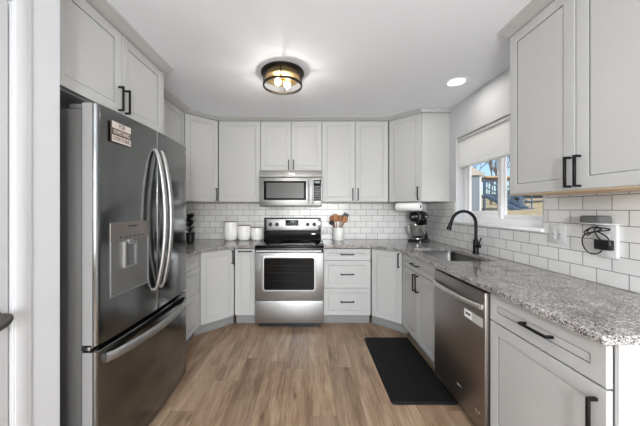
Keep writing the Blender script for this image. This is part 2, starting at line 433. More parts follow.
# ------------------------------------------------------------------ cabinets
FT = .02      # door thickness
def door_bm(bm, x0, x1, z0, z1, stile=.057):
    rings = []
    for ins, y in ((0, FT), (0, .002), (.002, 0), (stile, 0), (stile+.0028, .0014), (stile-.003, .0035), (stile-.003, .015), (stile+.0058, .015), (stile+.0062, .0042)):
        rings.append([bm.verts.new(p) for p in ((x0+ins, y, z0+ins), (x1-ins, y, z0+ins), (x1-ins, y, z1-ins), (x0+ins, y, z1-ins))])
    for a, c_ in zip(rings, rings[1:]):
        for k in range(4): bm.faces.new((a[k], a[(k+1) % 4], c_[(k+1) % 4], c_[k]))
    bm.faces.new(rings[0]); bm.faces.new(rings[-1])
def pull(parent, x, z, vertical, length=.152):
    b_ = BM(); s = .0052; h = length/2
    if vertical:
        bx(b_, x-s, x+s, -.035, -.0245, z-h, z+h, .0012, 1)
        for q in (z-h, z+h-2*s): bx(b_, x-s, x+s, -.0255, -.0003, q, q+2*s)
    else:
        bx(b_, x-h, x+h, -.035, -.0245, z-s, z+s, .0012, 1)
        for q in (x-h, x+h-2*s): bx(b_, q, q+2*s, -.0255, -.0003, z-s, z+s)
    o = obj('handle', b_, BLACK, parent); o['label'] = 'black bar handle'; return o
def front(root, kind, x0, x1, z0, z1, handle=None, stile=.057):
    b_ = BM(); door_bm(b_, x0, x1, z0, z1, stile); d = obj(kind, b_, CAB, root)
    if handle: pull(d, *handle)
    return d
def carcass(bm, w_, y1, z0, z1, top=True, t=.016):
    y0 = FT+.012
    bx(bm, 0, t, y0, y1, z0, z1); bx(bm, w_-t, w_, y0, y1, z0, z1)
    bx(bm, t, w_-t, y0, y1, z0, z0+t); bx(bm, t, w_-t, y1-.008, y1, z0+t, z1)
    if top: bx(bm, t, w_-t, y0, y1-.008, z1-t, z1)
CROWN = [(.02, 2.4595), (.02, 2.424), (-.004, 2.424), (-.012, 2.4265), (-.026, 2.432), (-.046, 2.442), (-.062, 2.450), (-.072, 2.4535), (-.075, 2.4595)]
UZ0, UZ1 = 1.412, 2.424
def upper(label, loc, rz, w_, depth, doors, z0=UZ0, m0=0, m1=0, raw=False, stile=.057):
    r = thing('upper_cabinet', label, 'cabinet', (loc[0], loc[1], z0), rz)
    Z = -z0
    b_ = BM(); carcass(b_, w_, depth, .004, UZ1+Z+.01); obj('carcass', b_, CAB, r)
    b_ = BM(); bx(b_, .001, w_-.001, .002, depth, 0, .004); p = obj('bottom_panel', b_, WOODRAW if raw else CAB, r)
    if raw: p['label'] = 'bare plywood underside'
    for x0, x1, hx in doors:
        front(r, 'door', x0, x1, .006, UZ1+Z-.004, (hx, .094, True) if hx is not None else None, stile)
    b_ = BM(); profile_along_x(b_, [(y, z+Z) for y, z in CROWN], 0, w_, m0, m1); obj('crown_moulding', b_, CAB, r)
    return r
T22 = math.tan(math.radians(22.5))
# over the refrigerator
Y0, Y1 = 1.235, 2.187; wd = Y1-Y0; md = 1.694-Y0
r = thing('upper_cabinet', 'grey two-door cabinet mounted above the refrigerator', 'cabinet', (-1.17, Y0, 1.905), PI/2)
b_ = BM(); carcass(b_, wd, .56, 0, 2.434-1.905); obj('carcass', b_, CAB, r)
front(r, 'door', .003, md-.003, .006, UZ1-1.909, (md-.03, .1, True)); front(r, 'door', md+.003, wd-.028, .006, UZ1-1.909, (md+.03, .1, True))
b_ = BM(); bx(b_, wd-.026, wd, .001, .0205, 0, UZ1-1.905); obj('filler_strip', b_, CAB, r)
b_ = BM(); profile_along_x(b_, [(y, z-1.905) for y, z in CROWN], 0, wd); obj('crown_moulding', b_, CAB, r)
# left wall
upper('tall grey wall cabinet half hidden behind the refrigerator top', (-1.415, 2.19), PI/2, .887, .317, [(.003, .442, None), (.447, .88, None)], m1=-T22)
upper('grey single-door wall cabinet hung left of the microwave', (-1.122, 3.37), 0, .525, .32, [(.004, .519, None)], m0=T22)
upper('short grey two-door cabinet directly above the microwave', (-.597, 3.37), 0, .764, .32, [(.003, .379, None), (.384, .761, None)], z0=1.80)
mwc = bpy.data.objects['upper_cabinet.003']
k = 0
for d in list(mwc.children):
    if d.name.startswith('door'):
        pull(d, .379-.028 if k == 0 else .384+.028, .075, True, .12); k += 1
upper('tall grey two-door wall cabinet hung right of the microwave', (.167, 3.37), 0, .831, .32, [(.004, .413, .413-.03), (.418, .827, .418+.03)], m1=-T22)
def corner_upper(label, A, B, poly, hx, m0, m1):
    A, B = Vector(A), Vector(B); d = B-A; th = math.atan2(d.y, d.x); w_ = d.length
    r = thing('upper_cabinet', label, 'cabinet', (A.x, A.y, UZ0), th)
    nrm = Vector((-d.y, d.x)).normalized()*(FT+.001)
    b_ = BM(); prism(b_, [tuple(A+nrm), tuple(B+nrm)]+poly, UZ0, UZ1+.01); obj('carcass', b_, CAB, r, world=True)
    front(r, 'door', .006, w_-.006, .006, UZ1-UZ0-.004, (hx if hx > 0 else w_+hx, .094, True))
    b_ = BM(); profile_along_x(b_, [(y, z-UZ0) for y, z in CROWN], 0, w_, m0, m1); obj('crown_moulding', b_, CAB, r)
    return r
corner_upper('grey wall cabinet set diagonally in the corner by the refrigerator', (-1.415, 3.081), (-1.125, 3.371), [(-1.125, YB-.001), (XL+.001, YB-.001), (XL+.001, 3.081)], -.035, T22, -T22)
rc = corner_upper('grey wall cabinet set diagonally in the corner above the stand mixer', (1.0, 3.371), (1.29, 3.081), [(XR-.001, 3.081), (XR-.001, YB-.001), (1.0, YB-.001)], -.035, T22, 0)
b_ = BM()   # short return of crown on the end panel
prism(b_, [(1.275, 3.077), (1.275, 3.055), (XR-.001, 3.055), (XR-.001, 3.077)], 2.424, 2.4595); 
obj('crown_return', b_, CAB, rc, world=True)
# right wall, near
Y1 = 1.737; Y0 = .87; wd = Y1-Y0; md = Y1-1.305
upper('large grey two-door wall cabinet hung nearest on the right wall', (1.29, Y1), -PI/2, wd, .319, [(.004, md-.0025, md-.024), (md+.0025, wd-.004, md+.024)], raw=True)

# base cabinets
BZ1 = .884
TOE = mat('toe_kick_grey', (140, 140, 138), .6)  # plain grey, darker than the cabinet paint
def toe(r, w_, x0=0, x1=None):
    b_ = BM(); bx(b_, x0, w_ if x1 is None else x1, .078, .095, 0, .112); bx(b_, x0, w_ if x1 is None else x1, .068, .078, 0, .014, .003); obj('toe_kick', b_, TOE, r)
def base(label, loc, rz, w_, fronts, depth=.60, ztop=BZ1):
    r = thing('base_cabinet', label, 'cabinet', (loc[0], loc[1], 0), rz)
    b_ = BM(); carcass(b_, w_, depth, .112, ztop, top=False); obj('carcass', b_, CAB, r)
    for kind, x0, x1, z0, z1, h in fronts: front(r, kind, x0, x1, z0, z1, h, .05 if kind == 'drawer' else .057)
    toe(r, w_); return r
def drawers(w_, handle=True):
    c_ = w_/2
    return [('drawer', .003, w_-.003, z0, z1, (c_, hz_, False) if handle else None) for z0, z1, hz_ in ((.743, .872, .81), (.427, .739, .585), (.116, .423, .275))]
base('grey three-drawer base cabinet just right of the range', (.17, 3.07), 0, .539, drawers(.539))
base('grey three-drawer base cabinet between refrigerator and corner cabinet', (-1.1226, 2.197), PI/2, .59, drawers(.59, False))
base('narrow grey pull-out cabinet just left of the range', (-.839, 3.07), 0, .241, [('door', .003, .238, .116, .872, (.12, .846, False))])
def corner_base(label, A, B, poly, hx):
    A, B = Vector(A), Vector(B); d = B-A; th = math.atan2(d.y, d.x); w_ = d.length
    r = thing('base_cabinet', label, 'cabinet', (A.x, A.y, 0), th)
    nrm = Vector((-d.y, d.x)).normalized()*(FT+.001)
    b_ = BM(); prism(b_, [tuple(A+nrm), tuple(B+nrm)]+poly, .112, .66)
    u_ = (B-A).normalized()*.02; P0, P1_ = A+nrm, B+nrm
    prism(b_, [tuple(P0), tuple(P1_), tuple(P1_+nrm*.9), tuple(P0+nrm*.9)], .66, BZ1-.001)
    obj('carcass', b_, CAB, r, world=True)
    front(r, 'door', .008, w_-.008, .116, .872, (hx if hx > 0 else w_+hx, .782, True))
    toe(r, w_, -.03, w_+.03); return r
corner_base('grey base cabinet set diagonally left of the narrow pull-out cabinet', (-1.1226, 2.789), (-.841, 3.0705), [(-.841, YB-.01), (XL+.01, YB-.01), (XL+.01, 2.789)], -.036)
corner_base('grey base cabinet set diagonally between drawers and sink', (.711, 3.07), (.985, 2.83), [(XR-.01, 2.83), (XR-.01, YB-.01), (.711, YB-.01)], -.036)
W = 2.828-2.072
base('grey sink cabinet with false drawer above two doors', (.985, 2.828), -PI/2, W,
     [('drawer', .003, W-.003, .744, .872, (W/2-.03, .81, False)), ('door', .003, W/2-.002, .116, .738, (W/2-.03, .65, True)), ('door', W/2+.002, W-.003, .116, .738, (W/2+.03, .65, True))], .615, .68)
W = 1.467-.889
r = base('grey drawer-over-door base cabinet nearest at the counter end', (.985, 1.467), -PI/2, W,
     [('drawer', .003, W-.003, .730, .872, (W/2+.022, .808, False, .145)), ('door', .003, W-.003, .116, .722, (W-.034, .605, True))], .615)
b_ = BM(); bx(b_, W, W+.012, .024, .62, 0, BZ1-.001); p = obj('end_panel', b_, CAB, r); p['label'] = 'plain end panel facing the room'

# countertops
def countertop(label, outer, hole=None):
    b_ = BM()
    if hole: slab_hole(b_, outer, hole, .8845, .914)
    else: prism(b_, outer, .8845, .914, .004)
    return tag(obj('countertop', b_, GRAN), label, 'countertop')
SX0, SX1, SY0, SY1 = 1.09, 1.495, 2.125, 2.825
hole = rounded([(SX0, SY0), (SX1, SY0), (SX1, SY1), (SX0, SY1)], .04)
countertop('long speckled granite countertop holding the sink', rounded([(.171, YB-.009), (.171, 3.04), (.698, 3.04), (.955, 2.816), (.955, .872), (XR-.009, .872), (XR-.009, YB-.009)], {2: .05, 3: .05, 4: .012}), hole)
countertop('speckled granite countertop left of the range under the canisters', rounded([(-.599, YB-.009), (XL+.009, YB-.009), (XL+.009, 2.197), (-1.0926, 2.197), (-1.0926, 2.7756), (-.8286, 3.04), (-.599, 3.04)], {4: .05, 5: .05}))

# ------------------------------------------------------------------ refrigerator
fr = thing('refrigerator', 'dark stainless french-door refrigerator with freezer drawer below', 'refrigerator', (-.965, 1.229, 0), 0)
FX, FY = -.965, 1.229; FW = .911
b_ = BM(); bx(b_, XL+.03-FX, -.072, .004, FW-.004, .03, 1.785, .004); obj('body', b_, GREYS, fr)
b_ = BM(); bx(b_, -.66, -.08, .06, FW-.06, 0, .03); obj('base_grille', b_, BLACKP, fr)
def fbow(u): return .022*(1-(2*u-1)**2)
def fr_profile(y0, y1, rl, rr, xb=-.066):
    pts = [(xb, y0+.002), ]
    def X(y): return fbow(y/FW)
    if rl: pts += [(X(y0+rl)-rl*(1-math.sin(a)) , y0+rl*(1-math.cos(a))) for a in [i*PI/2/6 for i in range(7)]]
    else: pts.append((X(y0), y0))
    n = 14
    pts += [(X(y0+rl+(y1-rr-y0-rl)*i/n), y0+rl+(y1-rr-y0-rl)*i/n) for i in range(1, n)]
    if rr: pts += [(X(y1-rr)-rr*(1-math.cos(a)), y1-rr+rr*math.sin(a)) for a in [i*PI/2/6 for i in range(7)]]
    else: pts.append((X(y1), y1))
    pts.append((xb, y1-.002)); return pts
half = FW/2
for nm, y0, y1, rl, rr, lb in (('fridge_door', 0, half-.003, .022, .006, 'door with ice and water dispenser'), ('fridge_door', half+.003, FW, .006, .022, 'plain right door')):
    b_ = BM(); prism(b_, fr_profile(y0, y1, rl, rr), .70, 1.812, .004); d = obj(nm, b_, STEELD, fr); d['label'] = lb
    hy = half-.035 if y0 == 0 else half+.035
    h = BM(); pts = []
    for i in range(25):
        t = i/24; z = .83+.86*t
        s = math.sin(PI*t)**.7 if 0 < t < 1 else 0
        pts.append((fbow(.5)+.008+.062*s, hy, z))
    tube(h, pts, [.012+.006*math.sin(PI*i/24)**.5 if 0 < i < 24 else .011 for i in range(25)], 14, .75, (1, 0, 0))
    for z in (.835, 1.685): lathe(h, [(.013, -.012), (.013, .01)], (fbow(.48), hy, z), 14, 'x')
    o = obj('door_handle', h, STEELH, d); o['label'] = 'bowed satin steel handle'
    if y0 == 0: ldoor = d
b_ = BM(); prism(b_, fr_profile(0, FW, .022, .022), .045, .672, .004); fz = obj('freezer_drawer', b_, STEELD, fr)
h = BM(); pts = []
for i in range(25):
    t = i/24; y = .045+t*(FW-.09); s = (math.sin(PI*t))**.6 if 0 < t < 1 else 0
    pts.append((fbow(y/FW)+.006+.05*s, y, .622))
tube(h, pts, .0115, 14, 2.0, (0, 0, 1)); o = obj('freezer_handle', h, STEELH, fz); o['label'] = 'bowed horizontal steel handle'
b_ = BM(); bx(b_, -.13, -.069, .006, .075, 1.786, 1.808, .004); obj('hinge_cover', b_, GREYS, fr)
b_ = BM(); bx(b_, -.13, -.069, FW-.075, FW-.006, 1.786, 1.808, .004); obj('hinge_cover', b_, GREYS, fr)
b_ = BM(); bx(b_, -.07, -.03, .0, .05, .676, .694, .002); o = obj('door_hinge', b_, CHROME, fr)
for z0, z1, par in ((.703, 1.809, ldoor), (.048, .669, fz)):
    b_ = BM(); bx(b_, -.064, -.019, -.0012, .003, z0, z1); o = obj('side_trim', b_, SIDET, par); o['label'] = 'light satin side edge'
# dispenser on the left door
def on_door(bm, y0, y1, z0, z1, off0, off1, n=8, bev=.0):
    f = []; k = []
    for i in range(n+1):
        y = y0+(y1-y0)*i/n; x = fbow(y/FW)
        f.append((x+off1, y)); k.append((x+off0, y))
    prism(bm, f+k[::-1], z0, z1, bev)
DY0_, DY1_ = .075, .362
b_ = BM(); on_door(b_, DY0_, DY1_, 1.165, 1.258, -.004, .004, bev=.002)
dp = obj('dispenser', b_, STEELDW, ldoor); dp['label'] = 'ice and water dispenser'
b_ = BM(); on_door(b_, DY0_, DY0_+.009, .902, 1.164, -.003, .0035); on_door(b_, DY1_-.009, DY1_, .902, 1.164, -.003, .0035); on_door(b_, DY0_, DY1_, .894, .903, -.003, .0035)
obj('dispenser_frame', b_, STEELH, dp)
b_ = BM(); on_door(b_, DY0_+.009, DY1_-.009, .903, 1.164, -.003, .0015); obj('dispenser_recess', b_, mat('dispenser_grey', (128, 127, 126), .35, .8), dp)
b_ = BM()
for y0, y1, z0, z1 in ((.155, .165, 1.03, 1.155), (.235, .245, 1.03, 1.155), (.155, .245, 1.022, 1.032)): on_door(b_, y0, y1, z0, z1, .001, .014, 3, .001)
on_door(b_, .185, .215, 1.14, 1.165, .001, .016, 3, .001)
obj('dispenser_paddle', b_, STEELH, dp)
b_ = BM(); on_door(b_, .166, .234, 1.033, 1.15, .001, .004, 3); obj('paddle_shade_pad', b_, GREYS, dp)  # grey plate standing in for shade inside the paddle frame
b_ = BM()
for i in range(6): on_door(b_, .13+i*.033, .145+i*.033, 1.178, 1.184, .004, .0045, 2)
obj('button_print', b_, GAP, dp)
b_ = BM(); on_door(b_, .19, .26, 1.232, 1.238, .004, .0045, 2); obj('display_strip', b_, GAP, dp)
b_ = BM(); lathe(b_, [(.009, -.003), (.009, .002)], (fbow(.96)-.001, FW*.955, 1.765), 14, 'x'); o = obj('badge', b_, CHROME, fr); o['label'] = 'small round maker badge'
# sign on the door
sg = thing('magnet_sign', 'small wooden word sign stuck high on the left refrigerator door', 'sign', (FX+fbow(.15)+.0012, FY+.137, 1.703), 0)
sgm = [mat('sign_white', (196, 186, 178), .7), mat('sign_brown', (72, 58, 52), .7)]
SYA, SYB = -.066, .066
def xs(y): return fbow((y+.137)/FW)-fbow(.15)
b_ = BM(); prism(b_, [(-.0005, SYA), (.0065, SYA), (.0105, SYB), (.0035, SYB)], -.050, .050); obj('board', b_, sgm[1], sg)
for i, (zt, txt, mb, mt) in enumerate(((.033, 'FOR', 0, 1), (0, 'SOMETHING', 1, 0), (-.033, 'EVERYTHING', 0, 1))):
    if mb == 0:
        b_ = BM(); prism(b_, [(.0064, SYA+.001), (.0074, SYA+.001), (.0113, SYB-.001), (.0103, SYB-.001)], zt-.0158, zt+.0158); obj('painted_band', b_, sgm[0], sg)
    c_ = bpy.data.curves.new('lettering_outline', 'FONT'); c_.body = txt; c_.size = .032 if i else .036; c_.align_x = 'CENTER'; c_.align_y = 'CENTER'; c_.extrude = .0004
    c_.space_character = .98; c_.materials.append(sgm[mt])
    tmp = bpy.data.objects.new('lettering_outline', c_); C.objects.link(tmp)
    bpy.context.view_layer.update()
    me = bpy.data.meshes.new_from_object(tmp.evaluated_get(bpy.context.evaluated_depsgraph_get())); me.name = 'lettering'
    bpy.data.objects.remove(tmp)
    o = bpy.data.objects.new('lettering', me); C.objects.link(o); o.parent = sg
    o.location = (.0098 if mb == 0 else .0091, 0, zt); o.rotation_euler = (PI/2, 0, PI/2-math.atan(.004/.132)); o.scale = (.64, .9, 1)

# ------------------------------------------------------------------ range
rg = thing('electric_range', 'stainless freestanding electric range with black glass cooktop', 'range', (-.215, 2.985, 0), 0)
hw = .379
b_ = BM(); bx(b_, -hw, hw, .035, .675, .05, .895); obj('body', b_, STEEL, rg)
b_ = BM(); bx(b_, -hw+.03, hw-.03, .06, .6, 0, .05); obj('plinth', b_, BLACKP, rg)
b_ = BM(); bx(b_, -hw-.001, hw+.001, .008, .60, .895, .917, .004); ck = obj('cooktop', b_, GLOSSB, rg); ck['label'] = 'black glass cooktop'
for x, y, r_ in ((-.19, .17, .10), (.19, .17, .08), (-.19, .43, .075), (.19, .43, .10)):
    b_ = BM(); lathe(b_, [(r_-.004, .9171), (r_-.004, .9176), (r_, .9176), (r_, .9171)], (x, y, 0), 40, cap=False); obj('burner_ring', b_, mat('burner_print', (58, 58, 60), .2), ck)
b_ = BM(); bx(b_, -hw, hw, 0, .034, .318, .842, .004); od = obj('oven_door', b_, STEEL, rg)
b_ = BM()
prism(b_, [(x, z) for x, z in rounded([(-.278, .43), (.278, .43), (.278, .783), (-.278, .783)], .025)], -.0, .003)
b_.transform(Matrix.Rotation(PI/2, 4, 'X')); obj('oven_window', b_, GLOSSB, od)
b_ = BM()   # raised bezel round the window
o_ = rounded([(-.305, .405), (.305, .405), (.305, .808), (-.305, .808)], .035); i_ = rounded([(-.279, .429), (.279, .429), (.279, .784), (-.279, .784)], .025)
A_ = [b_.verts.new((x, -.001, z)) for x, z in o_]; B_ = [b_.verts.new((x, -.0035, z)) for x, z in inset(o_, .008)]; D_ = [b_.verts.new((x, -.002, z)) for x, z in i_]
for p, q in ((A_, B_), (B_, D_)):
    n = len(p)
    for i in range(n): b_.faces.new((p[i], p[(i+1) % n], q[(i+1) % n], q[i]))
obj('window_bezel', b_, STEEL, od)
b_ = BM()
for z in (.53, .62, .70): tube(b_, [(-.24, -.0036, z), (.24, -.0036, z)], .0012, 6)
obj('oven_rack', b_, mat('rack_dim', (70, 68, 66), .4, .7), od)
b_ = BM(); tube(b_, [(-.355, -.05, .866), (.355, -.05, .866)], .013, 14, 1.1)
for x in (-.335, .335): bx(b_, x-.012, x+.012, -.045, .002, .845, .868, .003)
obj('oven_handle', b_, STEELH, od)
b_ = BM(); bx(b_, -hw, hw, .004, .034, .845, .894, .002); obj('front_rail', b_, BLACKP, rg)
b_ = BM(); bx(b_, -hw, hw, .002, .034, .06, .308, .005); dw_ = obj('storage_drawer', b_, STEEL, rg)
# backguard
b_ = BM()
pf = [(.60, .915), (.61, .935), (.635, 1.03), (.640, 1.20), (.652, 1.207), (.675, 1.207), (.675, .895), (.60, .895)]
profile_along_x(b_, pf, -.381, .381); bgd = obj('backguard', b_, GLOSSB, rg)
b_ = BM(); bx(b_, -.348, .348, .630, .640, 1.04, 1.19, .003); cp = obj('control_panel', b_, STEELP, bgd)
b_ = BM(); bx(b_, -.095, .085, .627, .631, 1.10, 1.178, .002); dsp = obj('display', b_, GLOSSB, bgd)
b_ = BM()
for i in range(6):
    for j in range(2): bx(b_, -.085+i*.029, -.068+i*.029, .626, .6272, 1.108+j*.018, 1.118+j*.018)
bx(b_, -.03, .025, .626, .6272, 1.148, 1.168); obj('button_print', b_, mat('display_grey', (120, 122, 124), .5), dsp)
for x in (-.295, -.208, .205, .292):
    b_ = BM(); lathe(b_, [(.026, .630), (.026, .622), (.021, .618), (.019, .604), (.016, .602)], (x, 0, 1.12), 24, 'y'); bx(b_, x-.003, x+.003, .598, .605, 1.103, 1.137)
    obj('knob', b_, BLACKP, bgd)
b_ = BM(); bx(b_, .25, .31, .606, .615, .985, 1.0, .001); o = obj('badge', b_, CHROME, bgd)
# ------------------------------------------------------------------ microwave
mw = thing('microwave', 'stainless over-the-range microwave under the short cabinet', 'microwave', (-.215, 3.28, 1.355), 0)
Hm = 1.797-1.355
b_ = BM(); bx(b_, -.38, .38, .03, .40, .012, Hm-.002); obj('body', b_, STEEL, mw)
b_ = BM(); bx(b_, -.38, .38, .012, .40, 0, .012); obj('bottom_plate', b_, BLACKP, mw)
b_ = BM(); profile_along_x(b_, [(.03, Hm-.088), (-.002, Hm-.088), (-.008, Hm-.08), (.006, Hm-.012), (.012, Hm-.002), (.03, Hm-.002)], -.381, .381); vt = obj('vent_hood', b_, STEEL, mw)
b_ = BM(); bx(b_, -.02, .05, -.006, .02, Hm-.05, Hm-.038); o = obj('badge', b_, CHROME, vt)
b_ = BM(); bx(b_, -.38, .262, -.004, .03, .014, Hm-.091, .004); dr = obj('door', b_, STEEL, mw)
b_ = BM(); bx(b_, -.327, .187, -.007, -.003, .078, .31, .002); dgl = obj('door_window', b_, mat('window_frame_black', (20, 20, 20), .2, 0, **{'Specular IOR Level': .25}), dr)
b_ = BM(); bx(b_, -.297, .157, -.0085, -.0068, .102, .288); obj('window_mesh', b_, mat('mesh_screen', (74, 73, 71), .3, .2, **{'Specular IOR Level': .25}), dgl)
b_ = BM(); tube(b_, [(.222, -.035, .05), (.222, -.04, .16), (.222, -.035, .32)], .0105, 12)
for z in (.058, .312): bx(b_, .214, .230, -.033, -.003, z-.008, z+.008, .002)
obj('door_handle', b_, STEELH, dr)
b_ = BM(); bx(b_, .265, .38, -.003, .03, .014, Hm-.091, .004); pn = obj('control_panel', b_, STEEL, mw)
b_ = BM(); bx(b_, .277, .366, -.006, -.002, .07, .325, .002); kp = obj('keypad', b_, GLOSSB, pn)
b_ = BM()
for i in range(3):
    for j in range(6): bx(b_, .285+i*.026, .305+i*.026, -.0068, -.0058, .085+j*.029, .105+j*.029)
obj('keypad_print', b_, mat('key_grey', (66, 66, 68), .4), kp)
b_ = BM(); bx(b_, .288, .355, -.0068, -.0058, .283, .312); obj('clock_display', b_, mat('lcd', (58, 66, 64), .2), kp)

# ------------------------------------------------------------------ dishwasher
DWY = 2.068; W = 2.068-1.471
dwr = thing('dishwasher', 'dark stainless dishwasher below the granite counter', 'dishwasher', (.963, DWY, 0), -PI/2)
b_ = BM(); bx(b_, .004, W-.004, .045, .62, .10, .872); obj('tub', b_, GREYS, dwr)
b_ = BM(); bx(b_, .006, W-.006, .09, .11, 0, .10); obj('toe_kick', b_, BLACKP, dwr)
b_ = BM(); bx(b_, .003, W-.003, 0, .044, .085, .866, .004); dd = obj('door', b_, STEELDW, dwr)
h = BM(); pts = []
for i in range(21):
    t = i/20; s = math.sin(PI*t)**.6 if 0 < t < 1 else 0
    pts.append((.02+t*(W-.05), -.008-.035*s, .780))
tube(h, pts, .010, 12, 1.6, (0, 0, 1)); o = obj('door_handle', h, STEELHB, dd); o['label'] = 'bowed bar handle'
b_ = BM(); bx(b_, .40, .575, -.0016, -.0003, .666, .718); st = obj('sticker', b_, mat('sticker_grey', (186, 184, 180), .4), dd); st['label'] = 'pale rectangular sticker'
b_ = BM(); bx(b_, .405, .478, -.0022, -.0016, .67, .714); o = obj('sticker_panel', b_, WHITE, st)
b_ = BM(); bx(b_, .418, .466, -.0027, -.0022, .688, .70); o = obj('sticker_print', b_, GAP, st)
b_ = BM(); lathe(b_, [(1, -.003), (1, -.0003)], (0, 0, 0), 28, 'y')
for v_ in b_.verts: v_.co = (v_.co.x*.023+.525, v_.co.y, v_.co.z*.011+.172)
bd = obj('badge', b_, CHROME, dd); bd['label'] = 'oval maker badge'
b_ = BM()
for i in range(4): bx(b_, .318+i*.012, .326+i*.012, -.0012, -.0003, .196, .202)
obj('door_marks', b_, mat('pale_mark', (170, 168, 166), .5), dd)  # row of small pale marks low on the door

# ------------------------------------------------------------------ sink and faucet
sk = thing('kitchen_sink', 'stainless undermount sink set in the granite under the window', 'sink', ((SX0+SX1)/2, (SY0+SY1)/2, .69), 0)
cx, cy = (SX0+SX1)/2, (SY0+SY1)/2
outl = rounded([(SX0-.006, SY0-.006), (SX1+.006, SY0-.006), (SX1+.006, SY1+.006), (SX0-.006, SY1+.006)], .055)
b_ = BM(); loops = []
def pl(p, z): return [b_.verts.new((x-cx, y-cy, z-.69)) for x, y in p]
for p, z in ((inset(outl, -.02), .883), (outl, .883), (inset(outl, .004), .88), (inset(outl, .012), .72), (inset(outl, .03), .697), (inset(outl, .07), .694)): loops.append(pl(p, z))
for a, c_ in zip(loops, loops[1:]):
    for i in range(len(a)): b_.faces.new((a[i], a[(i+1) % len(a)], c_[(i+1) % len(a)], c_[i]))
b_.faces.new(loops[-1])
obj('basin', b_, STEELB, sk)
b_ = BM(); lathe(b_, [(.045, .004), (.045, .007), (.036, .0075), (.03, .0045), (.0001, .0045)], (0.04, 0, 0), 24); obj('drain', b_, CHROME, sk)
fc = thing('faucet', 'matte black gooseneck pull-down faucet behind the sink', 'faucet', (1.537, 2.48, .914), 0)
b_ = BM(); lathe(b_, [(.028, 0), (.028, .006), (.024, .012), (.023, .06), (.022, .125), (.015, .135), (.015, .16)], (0, 0, 0), 24); obj('body', b_, BLACK, fc)
b_ = BM(); pts = [(0, 0, .15), (0, 0, .21), (0, 0, .278)]
for i in range(1, 13):
    a = PI*i/12*.93; pts.append((-.112+.112*math.cos(a), 0, .278+.112*math.sin(a)))
tube(b_, smooth_path(pts, 3), .0135, 14); obj('gooseneck_spout', b_, BLACK, fc)
b_ = BM(); p0 = Vector(pts[-1]); dv = (Vector(pts[-1])-Vector(pts[-2])).normalized()
tube(b_, [p0-dv*.005, p0+dv*.02, p0+dv*.05, p0+dv*.085, p0+dv*.088], [.0135, .0155, .0175, .0225, .021], 16); obj('spray_head', b_, BLACK, fc)
b_ = BM(); tube(b_, [(.0, -.015, .075), (.0, -.045, .075), (0, -.056, .075)], [.017, .019, .016], 16); tube(b_, [(0, -.046, .085), (.004, -.052, .12), (.01, -.062, .155)], [.0065, .006, .005], 10)
obj('lever', b_, BLACK, fc)

# ------------------------------------------------------------------ ceiling lights
LX, LY = -.215, 2.243
cl = thing('ceiling_light', 'round brass and dark bronze flush light on the ceiling', 'light', (LX, LY, ZC), 0)
b_ = BM(); lathe(b_, [(.10, -.0005), (.174, -.0005), (.178, -.006), (.178, -.016), (.172, -.02), (.155, -.02), (.150, -.012), (.10, -.012)], (0, 0, 0), 48); obj('canopy_ring', b_, BRONZE, cl)
b_ = BM(); lathe(b_, [(.132, -.013), (.143, -.05), (.144, -.056), (.138, -.059), (.001, -.059)], (0, 0, 0), 48, cap=False); obj('brass_pan', b_, BRASS, cl)
b_ = BM(); lathe(b_, [(.163, -.104), (.163, -.119), (.150, -.119), (.150, -.104), (.163, -.104)], (0, 0, 0), 48, cap=False); obj('lower_ring', b_, BRONZE, cl)
b_ = BM(); lathe(b_, [(.157, -.018), (.157, -.105)], (0, 0, 0), 48, cap=False); obj('glass_drum', b_, GLASS, cl)
for k in range(4):
    b_ = BM(); a = PI/2*k-PI/2; x, y = .157*math.cos(a), .157*math.sin(a); bx(b_, x-.004, x+.004, y-.004, y+.004, -.106, -.018); obj('strut', b_, BRONZE, cl)
for sx in (-1, 1):
    dv = Vector((sx*.8, sx*.6, 0))
    s_ = BM(); tube(s_, [dv*.012+Vector((0, 0, -.062)), dv*.026+Vector((0, 0, -.080))], .012, 12); so = obj('lamp_socket', s_, BRASS, cl)
    u = BM(); ellipsoid(u, dv*.046+Vector((0, 0, -.092)), (.028, .028, .026), 16); obj('bulb', u, BULB, so)
    p_ = dv*.046
    lamp('fixture_bulb_light', 'POINT', (LX+p_.x, LY+p_.y, ZC-.122), 2.3, color=(1, .95, .88), shadow_soft_size=.012)
pd = thing('added_pendant', 'clear glass globe pendant added out of view for fill light', 'light', (.25, -1.35, ZC), 0)  # pendant added behind the camera to carry a fill lamp
b_ = BM(); lathe(b_, [(.06, -.0005), (.06, -.02), (.006, -.025), (.006, -.70)], (0, 0, 0), 24); obj('stem', b_, BRONZE, pd)
b_ = BM(); ellipsoid(b_, (0, 0, -.85), (.15, .15, .15), 28); obj('lamp_shade', b_, GLASS, pd)
lamp('pendant_fill_light', 'POINT', (.25, -1.35, ZC-.85), 62, color=(.95, .978, 1), shadow_soft_size=.09)  # fill lamp inside the added pendant
rl = thing('recessed_light', 'round white recessed light in the ceiling near the window', 'light', (1.323, 2.413, ZC), 0)
b_ = BM(); lathe(b_, [(.07, -.0005), (.098, -.0005), (.098, -.003), (.092, -.007), (.078, -.005), (.07, -.001)], (0, 0, 0), 36, cap=False); obj('trim_ring', b_, WHITE, rl)
b_ = BM(); lathe(b_, [(.0001, -.0015), (.079, -.0015), (.079, -.001)], (0, 0, 0), 36, cap=False); obj('lens', b_, LED, rl)
lamp('recessed_light_beam', 'AREA', (1.323, 2.413, ZC-.012), 1.1, (0, 0, 0), (1, .97, .93), shape='DISK', size=.15)

